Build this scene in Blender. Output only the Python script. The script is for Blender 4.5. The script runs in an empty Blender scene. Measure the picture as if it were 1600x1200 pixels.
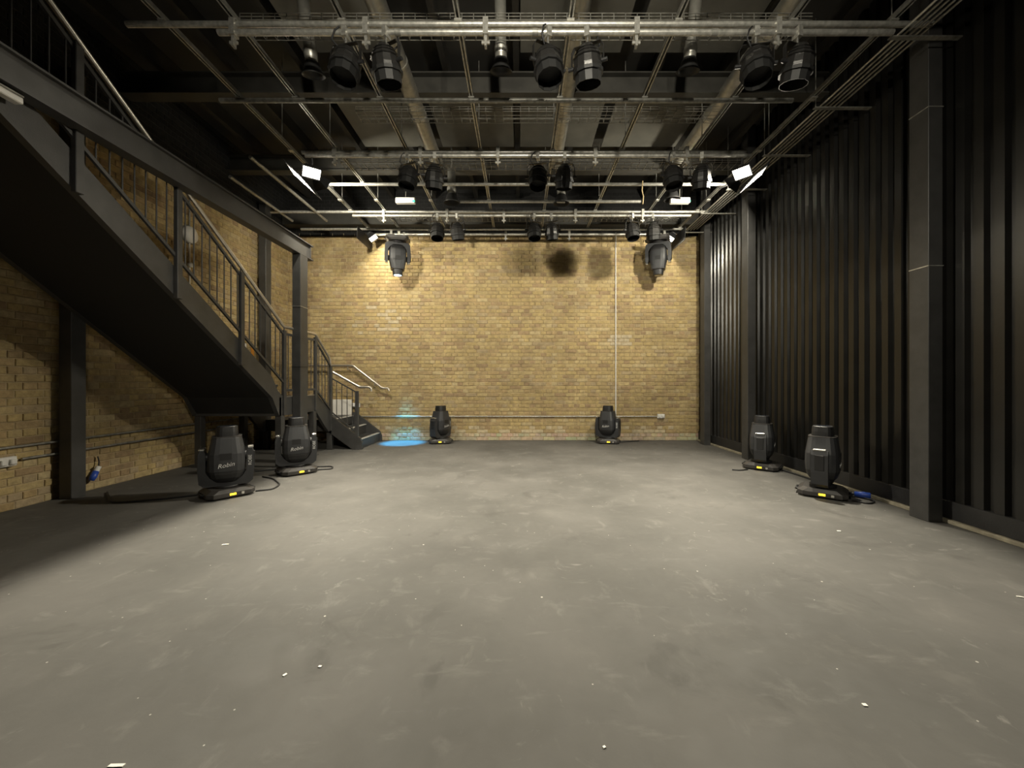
import bpy, math, random
from mathutils import Vector, Matrix
random.seed(7)
R = math.radians
scn = bpy.context.scene
C = scn.collection

# ------------------------------------------------------------------ camera
CAMZ = 1.22
cam_d = bpy.data.cameras.new('camera')
cam = bpy.data.objects.new('camera', cam_d); C.objects.link(cam)
cam.location = (0, 0, CAMZ); cam.rotation_euler = (R(90), 0, 0)
cam_d.sensor_fit = 'HORIZONTAL'; cam_d.sensor_width = 36.0
cam_d.lens = 36.0*610/1600
cam_d.shift_x = -13/1600; cam_d.shift_y = -3/1600
cam_d.clip_start = 0.05
scn.camera = cam

# ------------------------------------------------------------------ world and exposure
w = bpy.data.worlds.new('world'); scn.world = w; w.use_nodes = True
w.node_tree.nodes['Background'].inputs[0].default_value = (1.0, .95, .85, 1)
w.node_tree.nodes['Background'].inputs[1].default_value = 0.0
scn.view_settings.view_transform = 'Standard'
scn.view_settings.look = 'None'
scn.view_settings.exposure = 0.0
scn.view_settings.gamma = 1.0
scn.view_settings.use_curve_mapping = False
FLOOD_FRONT, FLOOD_BACK, FLOOD_WALL, FILL_REAR, BEAM_W = 210.0, 21.0, 84.0, 96.0, 3000.0   # lamp watts
scn.cycles.adaptive_threshold = 0.02; scn.cycles.max_bounces = 6; scn.cycles.diffuse_bounces = 4; scn.cycles.glossy_bounces = 2
scn.cycles.caustics_reflective = False; scn.cycles.caustics_refractive = False

# ------------------------------------------------------------------ mesh helpers
class MB:
    def __init__(s): s.v = []; s.f = []; s.c = []; s.sm = []
    def add(s, vs, fs, col=None, smooth=False):
        n = len(s.v); s.v += [tuple(v) for v in vs]
        for f in fs:
            s.f.append(tuple(i+n for i in f)); s.sm.append(smooth)
            s.c.append(col)
        return s
    def box(s, x0, x1, y0, y1, z0, z1, col=None):
        vs = [(x,y,z) for z in (z0,z1) for y in (y0,y1) for x in (x0,x1)]
        return s.add(vs, [(0,2,3,1),(4,5,7,6),(0,1,5,4),(2,6,7,3),(0,4,6,2),(1,3,7,5)], col)
    def bbox(s, x0, x1, y0, y1, z0, z1, b=.006):
        # box with chamfered edges
        vs = []; X=(x0,x1); Y=(y0,y1); Z=(z0,z1)
        idx = {}
        for i in (0,1):
            for j in (0,1):
                for k in (0,1):
                    sx = b if i==0 else -b; sy = b if j==0 else -b; sz = b if k==0 else -b
                    idx[i,j,k,'x'] = len(vs); vs.append((X[i], Y[j]+sy, Z[k]+sz))
                    idx[i,j,k,'y'] = len(vs); vs.append((X[i]+sx, Y[j], Z[k]+sz))
                    idx[i,j,k,'z'] = len(vs); vs.append((X[i]+sx, Y[j]+sy, Z[k]))
        fs = []
        for i in (0,1):
            q = [idx[i,j,k,'x'] for j,k in ((0,0),(1,0),(1,1),(0,1))]; fs.append(q if i else q[::-1])
            q = [idx[j,i,k,'y'] for j,k in ((0,0),(1,0),(1,1),(0,1))]; fs.append(q[::-1] if i else q)
            q = [idx[j,k,i,'z'] for j,k in ((0,0),(1,0),(1,1),(0,1))]; fs.append(q if i else q[::-1])
        for i in (0,1):
            for j in (0,1):
                fs.append([idx[i,j,0,'x'],idx[i,j,0,'y'],idx[i,j,1,'y'],idx[i,j,1,'x']])
                fs.append([idx[i,0,j,'x'],idx[i,0,j,'z'],idx[i,1,j,'z'],idx[i,1,j,'x']])
                fs.append([idx[0,i,j,'y'],idx[0,i,j,'z'],idx[1,i,j,'z'],idx[1,i,j,'y']])
                for k in (0,1): fs.append([idx[i,j,k,'x'],idx[i,j,k,'y'],idx[i,j,k,'z']])
        return s.add(vs, fs)
    def prism(s, poly, axis, a, b):
        # poly of 2D points extruded along axis; the other two axes in order
        def P(p, t):
            if axis=='x': return (t,p[0],p[1])
            if axis=='y': return (p[0],t,p[1])
            return (p[0],p[1],t)
        n = len(poly)
        vs = [P(p,a) for p in poly]+[P(p,b) for p in poly]
        fs = [tuple(range(n)), tuple(range(2*n-1,n-1,-1))]
        fs += [(i,(i+1)%n,(i+1)%n+n,i+n) for i in range(n)]
        return s.add(vs, fs)
    def tube(s, pts, r, n=10, caps=True, smooth=True):
        pts = [Vector(p) for p in pts]
        rs = r if isinstance(r,(list,tuple)) else [r]*len(pts)
        rings = []; ref = None
        for i,p in enumerate(pts):
            a = (p-pts[i-1]).normalized() if i>0 else None
            b = (pts[i+1]-p).normalized() if i<len(pts)-1 else None
            t = (a+b).normalized() if a and b else (a or b)
            if ref is None:
                ref = Vector((0,0,1)) if abs(t.z)<.9 else Vector((1,0,0))
            u = t.cross(ref)
            if u.length<1e-4: u = t.cross(Vector((1,0,0)))
            u.normalize(); v = t.cross(u).normalized()
            k = 1.0
            if a and b:
                k = 1/max(.5, math.cos(a.angle(b)/2))
            rings.append([p+(u*math.cos(2*math.pi*j/n)+v*math.sin(2*math.pi*j/n))*rs[i]*(k if a and b else 1) for j in range(n)])
            ref = v
            ref = t.cross(u)*-1
            ref = u.cross(t)
        vs = [q for ring in rings for q in ring]
        fs = []
        for i in range(len(rings)-1):
            for j in range(n):
                fs.append((i*n+j, i*n+(j+1)%n, (i+1)*n+(j+1)%n, (i+1)*n+j))
        s.add(vs, fs, smooth=smooth)
        if caps:
            s.add(rings[0], [tuple(range(n))]); s.add(rings[-1], [tuple(range(n-1,-1,-1))])
        return s
    def lathe(s, prof, n=20, M=None, smooth=True, close=False):
        # prof: list of (r, z) about local z
        vs = []
        for r,z in prof:
            for j in range(n):
                a = 2*math.pi*j/n
                p = Vector((r*math.cos(a), r*math.sin(a), z))
                vs.append(M@p if M else p)
        fs = []
        for i in range(len(prof)-1):
            for j in range(n):
                fs.append((i*n+j, i*n+(j+1)%n, (i+1)*n+(j+1)%n, (i+1)*n+j))
        s.add(vs, fs, smooth=smooth)
        return s
    def loft(s, secs, n=28, p=4.0, cap=True):
        # secs: (z, wx, wy[, cx, cy]) super-ellipse sections
        vs = []
        for sec in secs:
            z,wx,wy = sec[:3]; cx,cy = sec[3:5] if len(sec)>3 else (0,0)
            for j in range(n):
                a = 2*math.pi*(j+.5)/n
                c,sn = math.cos(a), math.sin(a)
                k = (abs(c)**p+abs(sn)**p)**(-1/p)
                vs.append((cx+wx/2*c*k, cy+wy/2*sn*k, z))
        fs = []
        m = len(secs)
        for i in range(m-1):
            for j in range(n):
                fs.append((i*n+j, i*n+(j+1)%n, (i+1)*n+(j+1)%n, (i+1)*n+j))
        s.add(vs, fs, smooth=False)
        if cap:
            s.add(vs[:n], [tuple(range(n-1,-1,-1))]); s.add(vs[-n:], [tuple(range(n))])
        return s
    def mesh(s, name):
        me = bpy.data.meshes.new(name)
        me.from_pydata(s.v, [], s.f)
        me.polygons.foreach_set('use_smooth', s.sm)
        if any(c is not None for c in s.c):
            at = me.color_attributes.new('tone', 'FLOAT_COLOR', 'CORNER')
            buf = []
            for f,c in zip(s.f, s.c):
                buf += list(c if c else (1,1,1,1))*len(f)
            at.data.foreach_set('color', buf)
        me.update()
        return me
    def build(s, name, mat, parent=None, loc=None):
        me = s.mesh(name); me.materials.append(mat)
        o = bpy.data.objects.new(name, me); C.objects.link(o)
        if parent: o.parent = parent
        if loc: o.location = loc
        return o

def tag(o, label, cat, group=None):
    o['label'] = label; o['category'] = cat
    if group: o['group'] = group
    return o
def struct(o, label=None):
    o['kind'] = 'structure'
    if label: o['label'] = label
    return o
def thing(name, label, cat, loc=(0,0,0), rz=0, group=None):
    o = bpy.data.objects.new(name, None); C.objects.link(o)
    o.empty_display_size = .1
    o.location = loc; o.rotation_euler = (0,0,rz)
    return tag(o, label, cat, group)
def copy_tree(o, parent=None):
    c = o.copy(); C.objects.link(c); c.parent = parent
    for ch in list(o.children): copy_tree(ch, c)
    return c
def reparent_copy(o, loc, rot, label, group=None):
    c = copy_tree(o); c.location = loc; c.rotation_euler = rot
    c['label'] = label
    if group: c['group'] = group
    return c

# ------------------------------------------------------------------ materials
def mat(name, col, rough=.5, metal=0, bump=0, bscale=60, var=0, vscale=6, spec=.5):
    m = bpy.data.materials.new(name); m.use_nodes = True
    nt = m.node_tree; b = nt.nodes['Principled BSDF']
    b.inputs['Base Color'].default_value = (*col,1)
    b.inputs['Roughness'].default_value = rough
    b.inputs['Metallic'].default_value = metal
    b.inputs['Specular IOR Level'].default_value = spec
    tc = nt.nodes.new('ShaderNodeTexCoord')
    n = nt.nodes.new('ShaderNodeTexNoise'); n.inputs['Scale'].default_value = vscale; n.inputs['Detail'].default_value = 5
    nt.links.new(tc.outputs['Object'], n.inputs['Vector'])
    if var:
        r = nt.nodes.new('ShaderNodeValToRGB')
        r.color_ramp.elements[0].position = .3; r.color_ramp.elements[1].position = .7
        r.color_ramp.elements[0].color = (*[c*(1-var) for c in col],1)
        r.color_ramp.elements[1].color = (*[min(1,c*(1+var)) for c in col],1)
        nt.links.new(n.outputs['Fac'], r.inputs['Fac']); nt.links.new(r.outputs['Color'], b.inputs['Base Color'])
    mr = nt.nodes.new('ShaderNodeMapRange')
    mr.inputs['To Min'].default_value = max(0.02,rough-.06); mr.inputs['To Max'].default_value = min(1,rough+.06)
    nt.links.new(n.outputs['Fac'], mr.inputs['Value']); nt.links.new(mr.outputs['Result'], b.inputs['Roughness'])
    if bump:
        n2 = nt.nodes.new('ShaderNodeTexNoise'); n2.inputs['Scale'].default_value = bscale; n2.inputs['Detail'].default_value = 4
        nt.links.new(tc.outputs['Object'], n2.inputs['Vector'])
        bp = nt.nodes.new('ShaderNodeBump'); bp.inputs['Strength'].default_value = bump; bp.inputs['Distance'].default_value = .01
        nt.links.new(n2.outputs['Fac'], bp.inputs['Height']); nt.links.new(bp.outputs['Normal'], b.inputs['Normal'])
    return m
def emit(name, col, strength):
    m = bpy.data.materials.new(name); m.use_nodes = True
    nt = m.node_tree; b = nt.nodes['Principled BSDF']
    b.inputs['Base Color'].default_value = (*[c*.8 for c in col],1)
    b.inputs['Emission Color'].default_value = (*col,1); b.inputs['Emission Strength'].default_value = strength
    return m

M = {}
M['black_paint'] = mat('black_paint', (.022,.022,.023), .42, 0, .15, 90, .25, 9)
M['black_steel'] = mat('black_steel', (.052,.051,.050), .45, 0, .1, 120, .2, 7)
M['black_matt'] = mat('black_matt', (.012,.012,.012), .7, 0, .1, 60, .2, 7)
M['cladding'] = mat('cladding', (.011,.0105,.0095), .30, 0, .06, 30, .2, 3)
M['housing'] = mat('housing', (.030,.031,.034), .45, 0, .12, 300, .1, 12)
M['housing_dark'] = mat('housing_dark', (.012,.012,.013), .5, 0, .1, 200)
M['base_grey'] = mat('base_grey', (.045,.042,.040), .4, 0, .1, 200, .15, 14)
M['lantern'] = mat('lantern', (.028,.027,.026), .32, .3, .1, 150, .15, 20)
M['lantern_dark'] = mat('lantern_dark', (.008,.008,.008), .6)
M['galv'] = mat('galv', (.50,.49,.45), .40, .7, .05, 80, .25, 30)
M['galv_dull'] = mat('galv_dull', (.28,.275,.25), .5, .6, .05, 80, .3, 25)
M['duct'] = mat('duct', (.42,.41,.37), .4, .7, .08, 30, .2, 12)
M['stainless'] = mat('stainless', (.62,.58,.52), .33, .85, 0, 60, .08, 20)
M['chrome'] = mat('chrome', (.75,.74,.70), .25, .9)
M['white'] = mat('white_plastic', (.72,.71,.68), .4, 0, 0, 60, .05, 20)
M['white_board'] = mat('white_board', (.78,.75,.70), .6, 0, .05, 40, .06, 6)
M['blue'] = mat('blue_plastic', (.03,.08,.42), .4)
M['orange'] = mat('orange_print', (.65,.26,.03), .5)
M['cream'] = mat('cream_cord', (.55,.42,.22), .7)
M['rubber'] = mat('rubber', (.014,.014,.015), .55)
M['pale_timber'] = mat('pale_timber', (.30,.27,.20), .7, 0, .3, 40, .3, 12)
M['ceiling'] = mat('ceiling_paint', (.040,.038,.034), .75, 0, .2, 14, .3, 1.2)
M['ceil_beam'] = mat('ceiling_beam', (.050,.048,.042), .6, 0, .15, 40, .25, 5)
M['ceil_board'] = mat('ceiling_board', (.15,.145,.125), .7, 0, .1, 40, .2, 3)  # grey board, its colour lightened to stand in for lens glow
M['joist'] = mat('joist', (.030,.027,.022), .75, 0, .3, 30, .3, 6)
M['nosing'] = mat('nosing', (.60,.58,.54), .45, .2, .1, 80, .15, 30)
M['tread'] = mat('tread', (.035,.036,.038), .55, 0, .3, 150, .2, 20)
M['display'] = emit('display', (1.0,.62,.03), 3.0)
M['green_led'] = emit('green_led', (.05,.9,.35), 1.2)
M['lens'] = mat('lens', (.03,.035,.05), .08)
M['lens_blue'] = emit('lens_blue', (.55,.80,1.0), 6.0)
M['flood_glass'] = emit('flood_glass', (1.0,.93,.80), 12.0)
M['halogen'] = emit('halogen', (1.0,.95,.85), 60.0)
M['tape'] = mat('tape', (.85,.83,.76), .6)
M['logo'] = mat('logo_print', (.55,.55,.54), .5)

def brick_mat():
    m = bpy.data.materials.new('brick'); m.use_nodes = True
    nt = m.node_tree; b = nt.nodes['Principled BSDF']; b.inputs['Roughness'].default_value = .85
    b.inputs['Specular IOR Level'].default_value = .25
    at = nt.nodes.new('ShaderNodeAttribute'); at.attribute_name = 'tone'
    g = nt.nodes.new('ShaderNodeNewGeometry')
    n = nt.nodes.new('ShaderNodeTexNoise'); n.inputs['Scale'].default_value = 14; n.inputs['Detail'].default_value = 6
    n.inputs['Roughness'].default_value = .65
    nt.links.new(g.outputs['Position'], n.inputs['Vector'])
    n2 = nt.nodes.new('ShaderNodeTexNoise'); n2.inputs['Scale'].default_value = 1.3; n2.inputs['Detail'].default_value = 4
    nt.links.new(g.outputs['Position'], n2.inputs['Vector'])
    r1 = nt.nodes.new('ShaderNodeMapRange'); r1.inputs['From Min'].default_value=.25; r1.inputs['From Max'].default_value=.75
    r1.inputs['To Min'].default_value=.66; r1.inputs['To Max'].default_value=1.28
    nt.links.new(n.outputs['Fac'], r1.inputs['Value'])
    r2 = nt.nodes.new('ShaderNodeMapRange'); r2.inputs['From Min'].default_value=.3; r2.inputs['From Max'].default_value=.7
    r2.inputs['To Min'].default_value=.84; r2.inputs['To Max'].default_value=1.12
    nt.links.new(n2.outputs['Fac'], r2.inputs['Value'])
    mu = nt.nodes.new('ShaderNodeMath'); mu.operation='MULTIPLY'
    nt.links.new(r1.outputs['Result'], mu.inputs[0]); nt.links.new(r2.outputs['Result'], mu.inputs[1])
    vm = nt.nodes.new('ShaderNodeVectorMath'); vm.operation='SCALE'
    nt.links.new(at.outputs['Color'], vm.inputs[0]); nt.links.new(mu.outputs[0], vm.inputs['Scale'])
    nt.links.new(vm.outputs['Vector'], b.inputs['Base Color'])
    n3 = nt.nodes.new('ShaderNodeTexNoise'); n3.inputs['Scale'].default_value = 60; n3.inputs['Detail'].default_value = 5
    nt.links.new(g.outputs['Position'], n3.inputs['Vector'])
    bp = nt.nodes.new('ShaderNodeBump'); bp.inputs['Strength'].default_value=.5; bp.inputs['Distance'].default_value=.008
    nt.links.new(n3.outputs['Fac'], bp.inputs['Height']); nt.links.new(bp.outputs['Normal'], b.inputs['Normal'])
    return m
M['brick'] = brick_mat()
M['mortar'] = mat('mortar', (.44,.345,.205), .95, 0, .6, 120, .25, 9, .2)
M['mortar_dark'] = mat('mortar_painted', (.02,.02,.02), .8, 0, .4, 90)

def floor_mat():
    m = bpy.data.materials.new('floor_paint'); m.use_nodes = True
    nt = m.node_tree; b = nt.nodes['Principled BSDF']; L = nt.links.new
    tc = nt.nodes.new('ShaderNodeTexCoord')
    def noise(scale, detail=5, rough=.55, dist=0, vec=None):
        n = nt.nodes.new('ShaderNodeTexNoise'); n.inputs['Scale'].default_value = scale
        n.inputs['Detail'].default_value = detail; n.inputs['Roughness'].default_value = rough
        n.inputs['Distortion'].default_value = dist
        L(vec or tc.outputs['Object'], n.inputs['Vector']); return n
    def rng(src, a, b_, c, d):
        r = nt.nodes.new('ShaderNodeMapRange'); r.interpolation_type = 'SMOOTHSTEP'
        for k,v in zip(('From Min','From Max','To Min','To Max'), (a,b_,c,d)): r.inputs[k].default_value = v
        L(src, r.inputs['Value']); return r.outputs['Result']
    def mix(fac, a, bcol):
        x = nt.nodes.new('ShaderNodeMix'); x.data_type='RGBA'
        if isinstance(fac,float): x.inputs[0].default_value = fac
        else: L(fac, x.inputs[0])
        for i,vv in ((6,a),(7,bcol)):
            if isinstance(vv,tuple): x.inputs[i].default_value = (*vv,1)
            else: L(vv, x.inputs[i])
        return x.outputs[2]
    def mul(a, b_):
        x = nt.nodes.new('ShaderNodeMath'); x.operation='MULTIPLY'
        for i,vv in ((0,a),(1,b_)):
            if isinstance(vv,float): x.inputs[i].default_value = vv
            else: L(vv, x.inputs[i])
        return x.outputs[0]
    big = noise(.8, 5, .6)
    col = mix(rng(big.outputs['Fac'], .32,.68,0,1), (.088,.085,.079), (.128,.123,.115))
    mid = noise(3.2, 6, .62, .4)
    col = mix(mul(rng(mid.outputs['Fac'], .54,.72,0,1), .35), col, (.165,.158,.146))
    drk = noise(1.9, 6, .6, .8)
    col = mix(mul(rng(drk.outputs['Fac'], .58,.70,0,1), .55), col, (.070,.067,.062))
    # scuffs: stretched noise in two directions
    for ang, sc, th, amt in ((20, (3.2,8.5,1), .61, .25), (-35, (8.5,3.6,1), .63, .24), (70, (6.0,4.5,1), .62, .22)):
        mp = nt.nodes.new('ShaderNodeMapping'); mp.inputs['Rotation'].default_value = (0,0,R(ang)); mp.inputs['Scale'].default_value = sc
        L(tc.outputs['Object'], mp.inputs['Vector'])
        sn = noise(1.0, 7, .62, .3, mp.outputs['Vector'])
        col = mix(mul(rng(sn.outputs['Fac'], th-.04, th+.14,0,1), amt), col, (.26,.25,.235))
    # foot dust blotches
    v2 = noise(5.5, 4, .7, 1.2)
    gate = noise(1.1, 2)
    fac = mul(rng(v2.outputs['Fac'], .60,.74,0,1), rng(gate.outputs['Fac'], .48,.6,0,1))
    col = mix(mul(fac, .55), col, (.27,.26,.24))
    # specks of paint
    for sc, rad, keep in ((7.0,.05,.80),(17.0,.07,.86)):
        vo = nt.nodes.new('ShaderNodeTexVoronoi'); vo.inputs['Scale'].default_value = sc
        L(tc.outputs['Object'], vo.inputs['Vector'])
        sep = nt.nodes.new('ShaderNodeSeparateColor'); L(vo.outputs['Color'], sep.inputs['Color'])
        f2 = mul(rng(vo.outputs['Distance'], rad*.7, rad, 1, 0), rng(sep.outputs['Red'], keep, keep+.05, 0, 1))
        col = mix(mul(f2, .8), col, (.55,.53,.48))
    L(col, b.inputs['Base Color'])
    L(rng(mid.outputs['Fac'], .3,.7,.66,.80), b.inputs['Roughness'])
    b.inputs['Specular IOR Level'].default_value = .25
    bn = noise(22, 5, .6)
    bp = nt.nodes.new('ShaderNodeBump'); bp.inputs['Strength'].default_value=.12; bp.inputs['Distance'].default_value=.006
    L(bn.outputs['Fac'], bp.inputs['Height']); L(bp.outputs['Normal'], b.inputs['Normal'])
    return m
M['floor'] = floor_mat()

# ------------------------------------------------------------------ room shell
XL, XR, YB, YF, ZC = -4.85, 3.76, 8.16, -3.6, 5.25
mb = MB(); mb.box(XL-.3, XR+.3, YF-.2, YB+.3, -.15, 0)
struct(mb.build('floor', M['floor']), 'dark grey painted studio floor with scuffs and dust')
mb = MB(); mb.box(XL-.3, XR+.3, YF-.2, YB+.3, ZC, ZC+.15)
ceiling = struct(mb.build('ceiling', M['ceiling']), 'black painted ceiling above the lighting grid')
mb = MB(); mb.box(XL-.3, XR+.3, YF-.2, YF, 0, ZC)
struct(mb.build('wall_front', M['black_matt']), 'black wall behind the viewer')

TONES = [tuple(c*k for c,k in zip(t_,(1.0,1.10,1.20))) for t_ in [(.43,.295,.125),(.46,.325,.150),(.40,.275,.125),(.37,.245,.12),(.33,.21,.11),(.45,.31,.13),(.38,.27,.15),(.29,.185,.10),(.48,.35,.18),(.41,.27,.125)]]
MT = (.41,.305,.158); TONES = [tuple(m_+(c-m_)*.8 for c,m_ in zip(t_,MT)) for t_ in TONES]
COURSE, SP, HP = .0762, .232, .116
def brick_geo(mb, L, H, org, ax, nrm, col, jit=.0):
    # L along ax, H along z; front face toward nrm
    d, c = .026, .005
    ax = Vector(ax); nrm = Vector(nrm); up = Vector((0,0,1)); org = Vector(org)
    def P(u,v,t): return org+ax*u+up*v+nrm*t
    j = lambda: random.uniform(-jit,jit)
    f = [(c+j(),c+j()),(L-c+j(),c+j()),(L-c+j(),H-c+j()),(c+j(),H-c+j())]
    m_ = [(0,0),(L,0),(L,H),(0,H)]
    vs = [P(u,v,0) for u,v in f]+[P(u,v,-c) for u,v in m_]+[P(u,v,-d) for u,v in m_]
    fs = [(0,1,2,3)]
    for i in range(4):
        k = (i+1)%4
        fs.append((i,i+4,k+4,k)); fs.append((i+4,i+8,k+8,k+4))
    mb.add(vs, fs, (*col,1))
BR_CACHE = {}
def brick_mesh(L, ax, nrm, ti):
    key = (round(L,3), ax, ti)
    if key not in BR_CACHE:
        b = MB(); brick_geo(b, L, COURSE-.010, (0,0,0), ax, nrm, TONES[ti], .0015)
        me = b.mesh('brick'); me.materials.append(M['brick']); BR_CACHE[key] = me
    return BR_CACHE[key]
def brick_wall(root, u0, u1, top, P0, ax, nrm, pick, shade):
    """pick(u,z,L)->priority or None, shade(u,z)->None or factor/colour"""
    cand = []; rest = MB()
    rows = int(top/COURSE)
    for r in range(rows):
        z = r*COURSE+.004
        head = r%2==1
        pitch = HP if head else SP
        u = u0 - (HP/2 if head else 0) - random.choice((0,0,.0))
        if not head and (r//2)%2==1: u -= 0
        while u < u1:
            a = max(u,u0); b_ = min(u+pitch,u1)
            L = b_-a-.010
            if L>.03:
                w8 = [5,5,5,3.2,2.2,4,3,1.1,2.2,4]
                ti = random.choices(range(10), w8)[0]
                dn = random.uniform(-.004,.004)
                sh = shade(a+L/2, z+.035)
                pr = pick(a+L/2, z+.035, L) if (sh is None and abs(L-(pitch-.010))<1e-6 and not head) else None
                cand.append((pr, a, z, L, ti, dn, sh))
            u += pitch
    chosen = sorted([c for c in cand if c[0] is not None], key=lambda c:c[0])[:300]
    ids = set(id(c) for c in chosen)
    ax = tuple(ax); nrm = tuple(nrm)
    for c in cand:
        pr,a,z,L,ti,dn,sh = c
        org = Vector(P0)+Vector(ax)*a+Vector((0,0,z))+Vector(nrm)*dn
        if id(c) in ids:
            o = bpy.data.objects.new('brick', brick_mesh(L, ax, nrm, ti)); C.objects.link(o)
            o.location = org; o.parent = root
        else:
            col = TONES[ti]
            if isinstance(sh, tuple): col = sh
            elif sh is not None: col = tuple(x*sh for x in col)
            brick_geo(rest, L, COURSE-.010, org, ax, nrm, col, .002)
    o = rest.build('brickwork', M['brick'], root); o['kind'] = 'stuff'
    o['label'] = 'yellow-brown stock bricks in alternating header and stretcher courses'

ZP = 4.33    # above this the brickwork is painted black
mb = MB(); mb.box(XL-.3, XR+.3, YB+.009, YB+.2, 0, ZP)
wall_back = struct(mb.build('wall_back', M['mortar']), 'bare yellow stock brick wall at the far end')
mb = MB(); mb.box(XL-.3, XR+.3, YB+.006, YB+.2, ZP, ZC)
mb.build('painted_upper_wall', M['mortar_dark'], wall_back)
def shade_back(u, z):
    x = XL+u
    if z > ZP-.04: return (.02,.02,.02)
    if z < .17: return (.50+random.uniform(-.06,.06), .42+random.uniform(-.05,.05), .29)
    if z < .30 and random.random()<.35: return (.52,.43,.28)
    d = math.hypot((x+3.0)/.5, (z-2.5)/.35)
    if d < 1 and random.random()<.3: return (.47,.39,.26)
    if abs(x-2.05)<.18 and abs(z-2.1)<.1: return (.48,.40,.27)
    return None
def pick_back(u, z, L):
    x = XL+u
    if not (.45 < z < 3.4): return None
    return ((x-.35)/1.0)**2 + ((z-2.0)/.75)**2
brick_wall(wall_back, 0, XR-XL, ZC, (XL,YB,0), (1,0,0), (0,-1,0), pick_back, shade_back)

mb = MB(); mb.box(XL-.2, XL-.009, YF, YB+.1, 0, ZP)
wall_left = struct(mb.build('wall_left', M['mortar']), 'bare brick side wall behind the staircase')
mb = MB(); mb.box(XL-.2, XL-.006, YF, YB+.1, ZP, ZC)
mb.build('painted_upper_wall', M['mortar_dark'], wall_left)
LY0 = 1.2
def shade_left(u, z):
    if z > ZP-.04: return (.02,.02,.02)
    if z < .17 and random.random()<.4: return (.40,.31,.19)
    return None
def pick_left(u, z, L):
    y = LY0+u
    if y < 3.62 or 4.0 < y < 4.22: return None
    if z > 2.25-.705*(y-3.55): return None
    return y
brick_wall(wall_left, 0, YB-LY0, ZC, (XL,LY0,0), (0,1,0), (1,0,0), pick_left, shade_left)
mb = MB()
mb.box(XL-.008, XL+.002, YF, LY0-.01, 0, ZC); mb.build('plain_wall_end', M['black_matt'], wall_left)

# right wall: black box-profile metal sheets
mb = MB(); mb.box(XR+.004, XR+.2, YF, YB+.1, 0, ZC)
wall_right = struct(mb.build('wall_right', M['black_matt']), 'wall of black box profile metal cladding')
PIT, RIB = .136, 7
def sheet_mesh():
    prof = []
    for i in range(RIB):
        y = i*PIT
        prof += [(y,0),(y+.034,0),(y+.050,-.036),(y+.118,-.036),(y+PIT,0)]
    b = MB()
    z0,z1 = .17, ZC
    pts = []
    for p in prof:
        if not pts or abs(pts[-1][0]-p[0])>1e-6: pts.append(p)
    vs = [(XR+p[1],p[0],z0) for p in pts]+[(XR+p[1],p[0],z1) for p in pts]
    n = len(pts)
    b.add(vs, [(i,i+1,n+i+1,n+i) for i in range(n-1)])
    me = b.mesh('cladding_sheet'); me.materials.append(M['cladding']); return me
sm = sheet_mesh()
y = 8.12 - 12*PIT*RIB
while y < 8.1:
    o = bpy.data.objects.new('cladding_sheet', sm); C.objects.link(o); o.location = (random.uniform(-.002,.002), y, 0); o.parent = wall_right
    y += PIT*RIB
mb = MB(); mb.bbox(XR-.045, XR+.01, YF, YB-.01, .035, .19, .004)
struct(mb.build('baseboard_right', M['black_paint']), 'black kick board along the metal cladding')
mb = MB(); mb.bbox(XR-.075, XR+.01, YF, YB-.01, 0, .033, .004)
struct(mb.build('trim_1', M['pale_timber']), 'pale worn strip at the foot of the metal cladding')

# ceiling beams, boards
def cbeam(y, label, z0=4.72, d=.26):
    b = MB()
    b.box(XL, XR, y, y+.16, z0, z0+.018); b.box(XL, XR, y, y+.16, z0+d-.018, z0+d); b.box(XL, XR, y+.07, y+.085, z0+.018, z0+d-.018)
    return tag(b.build('ceiling_beam', M['ceil_beam']), label, 'beam', 'steel beams crossing under the ceiling')
for y,l in ((1.9,'steel ceiling beam nearest the viewer, above the grid'),(4.72,'steel ceiling beam between the first and second lighting bars'),(6.45,'steel ceiling beam behind the second lighting bar')):
    cbeam(y,l)
tag(MB().box(XL+.02, XR-.06, 7.92, 8.13, 4.42, 4.66).build('ceiling_beam', M['ceil_beam']), 'dark boxed beam along the top of the brick wall', 'beam', 'steel beams crossing under the ceiling')
k = 0
for i in range(10):
    x = XL+.45+i*.87
    b = MB(); b.box(x-.035, x+.035, YF, YB-.02, ZC-.2, ZC)
    b.build('joist', M['joist'], ceiling)
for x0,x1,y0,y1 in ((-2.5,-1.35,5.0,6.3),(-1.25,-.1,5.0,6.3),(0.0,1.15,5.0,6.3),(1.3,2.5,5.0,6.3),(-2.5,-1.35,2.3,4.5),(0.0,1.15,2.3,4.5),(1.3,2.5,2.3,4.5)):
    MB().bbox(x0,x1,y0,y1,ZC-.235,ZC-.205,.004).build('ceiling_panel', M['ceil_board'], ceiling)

# ------------------------------------------------------------------ columns
def icol(name, x0,x1,y0,y1,z1,label,group, plate=True):
    t = thing(name, label, 'column', ((x0+x1)/2,(y0+y1)/2,0), 0, group)
    hx,hy = (x1-x0)/2,(y1-y0)/2
    b = MB(); b.bbox(-hx,hx,-hy,hy,0,z1,.004); b.build('shaft', M['black_steel'], t)
    return t
def col_band(t, hx, hy, z, m):
    b = MB(); e=.004
    b.box(-hx-e,hx+e,-hy-e,-hy,z-.004,z+.004); b.box(-hx-e,-hx,-hy,hy,z-.004,z+.004); b.box(hx,hx+e,-hy,hy,z-.004,z+.004)
    b.build('cable_tie', m, t)
g = 'black columns along the metal wall'
c1 = icol('steel_column', 3.555,3.68,3.40,3.57,ZC,'black square steel column nearest on the metal wall',g)
col_band(c1,.0625,.085,2.235,M['galv']); col_band(c1,.0625,.085,3.62,M['galv']); 
c2 = icol('steel_column', 3.555,3.68,6.10,6.27,ZC,'black square column in the middle of the metal wall',g)
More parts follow.
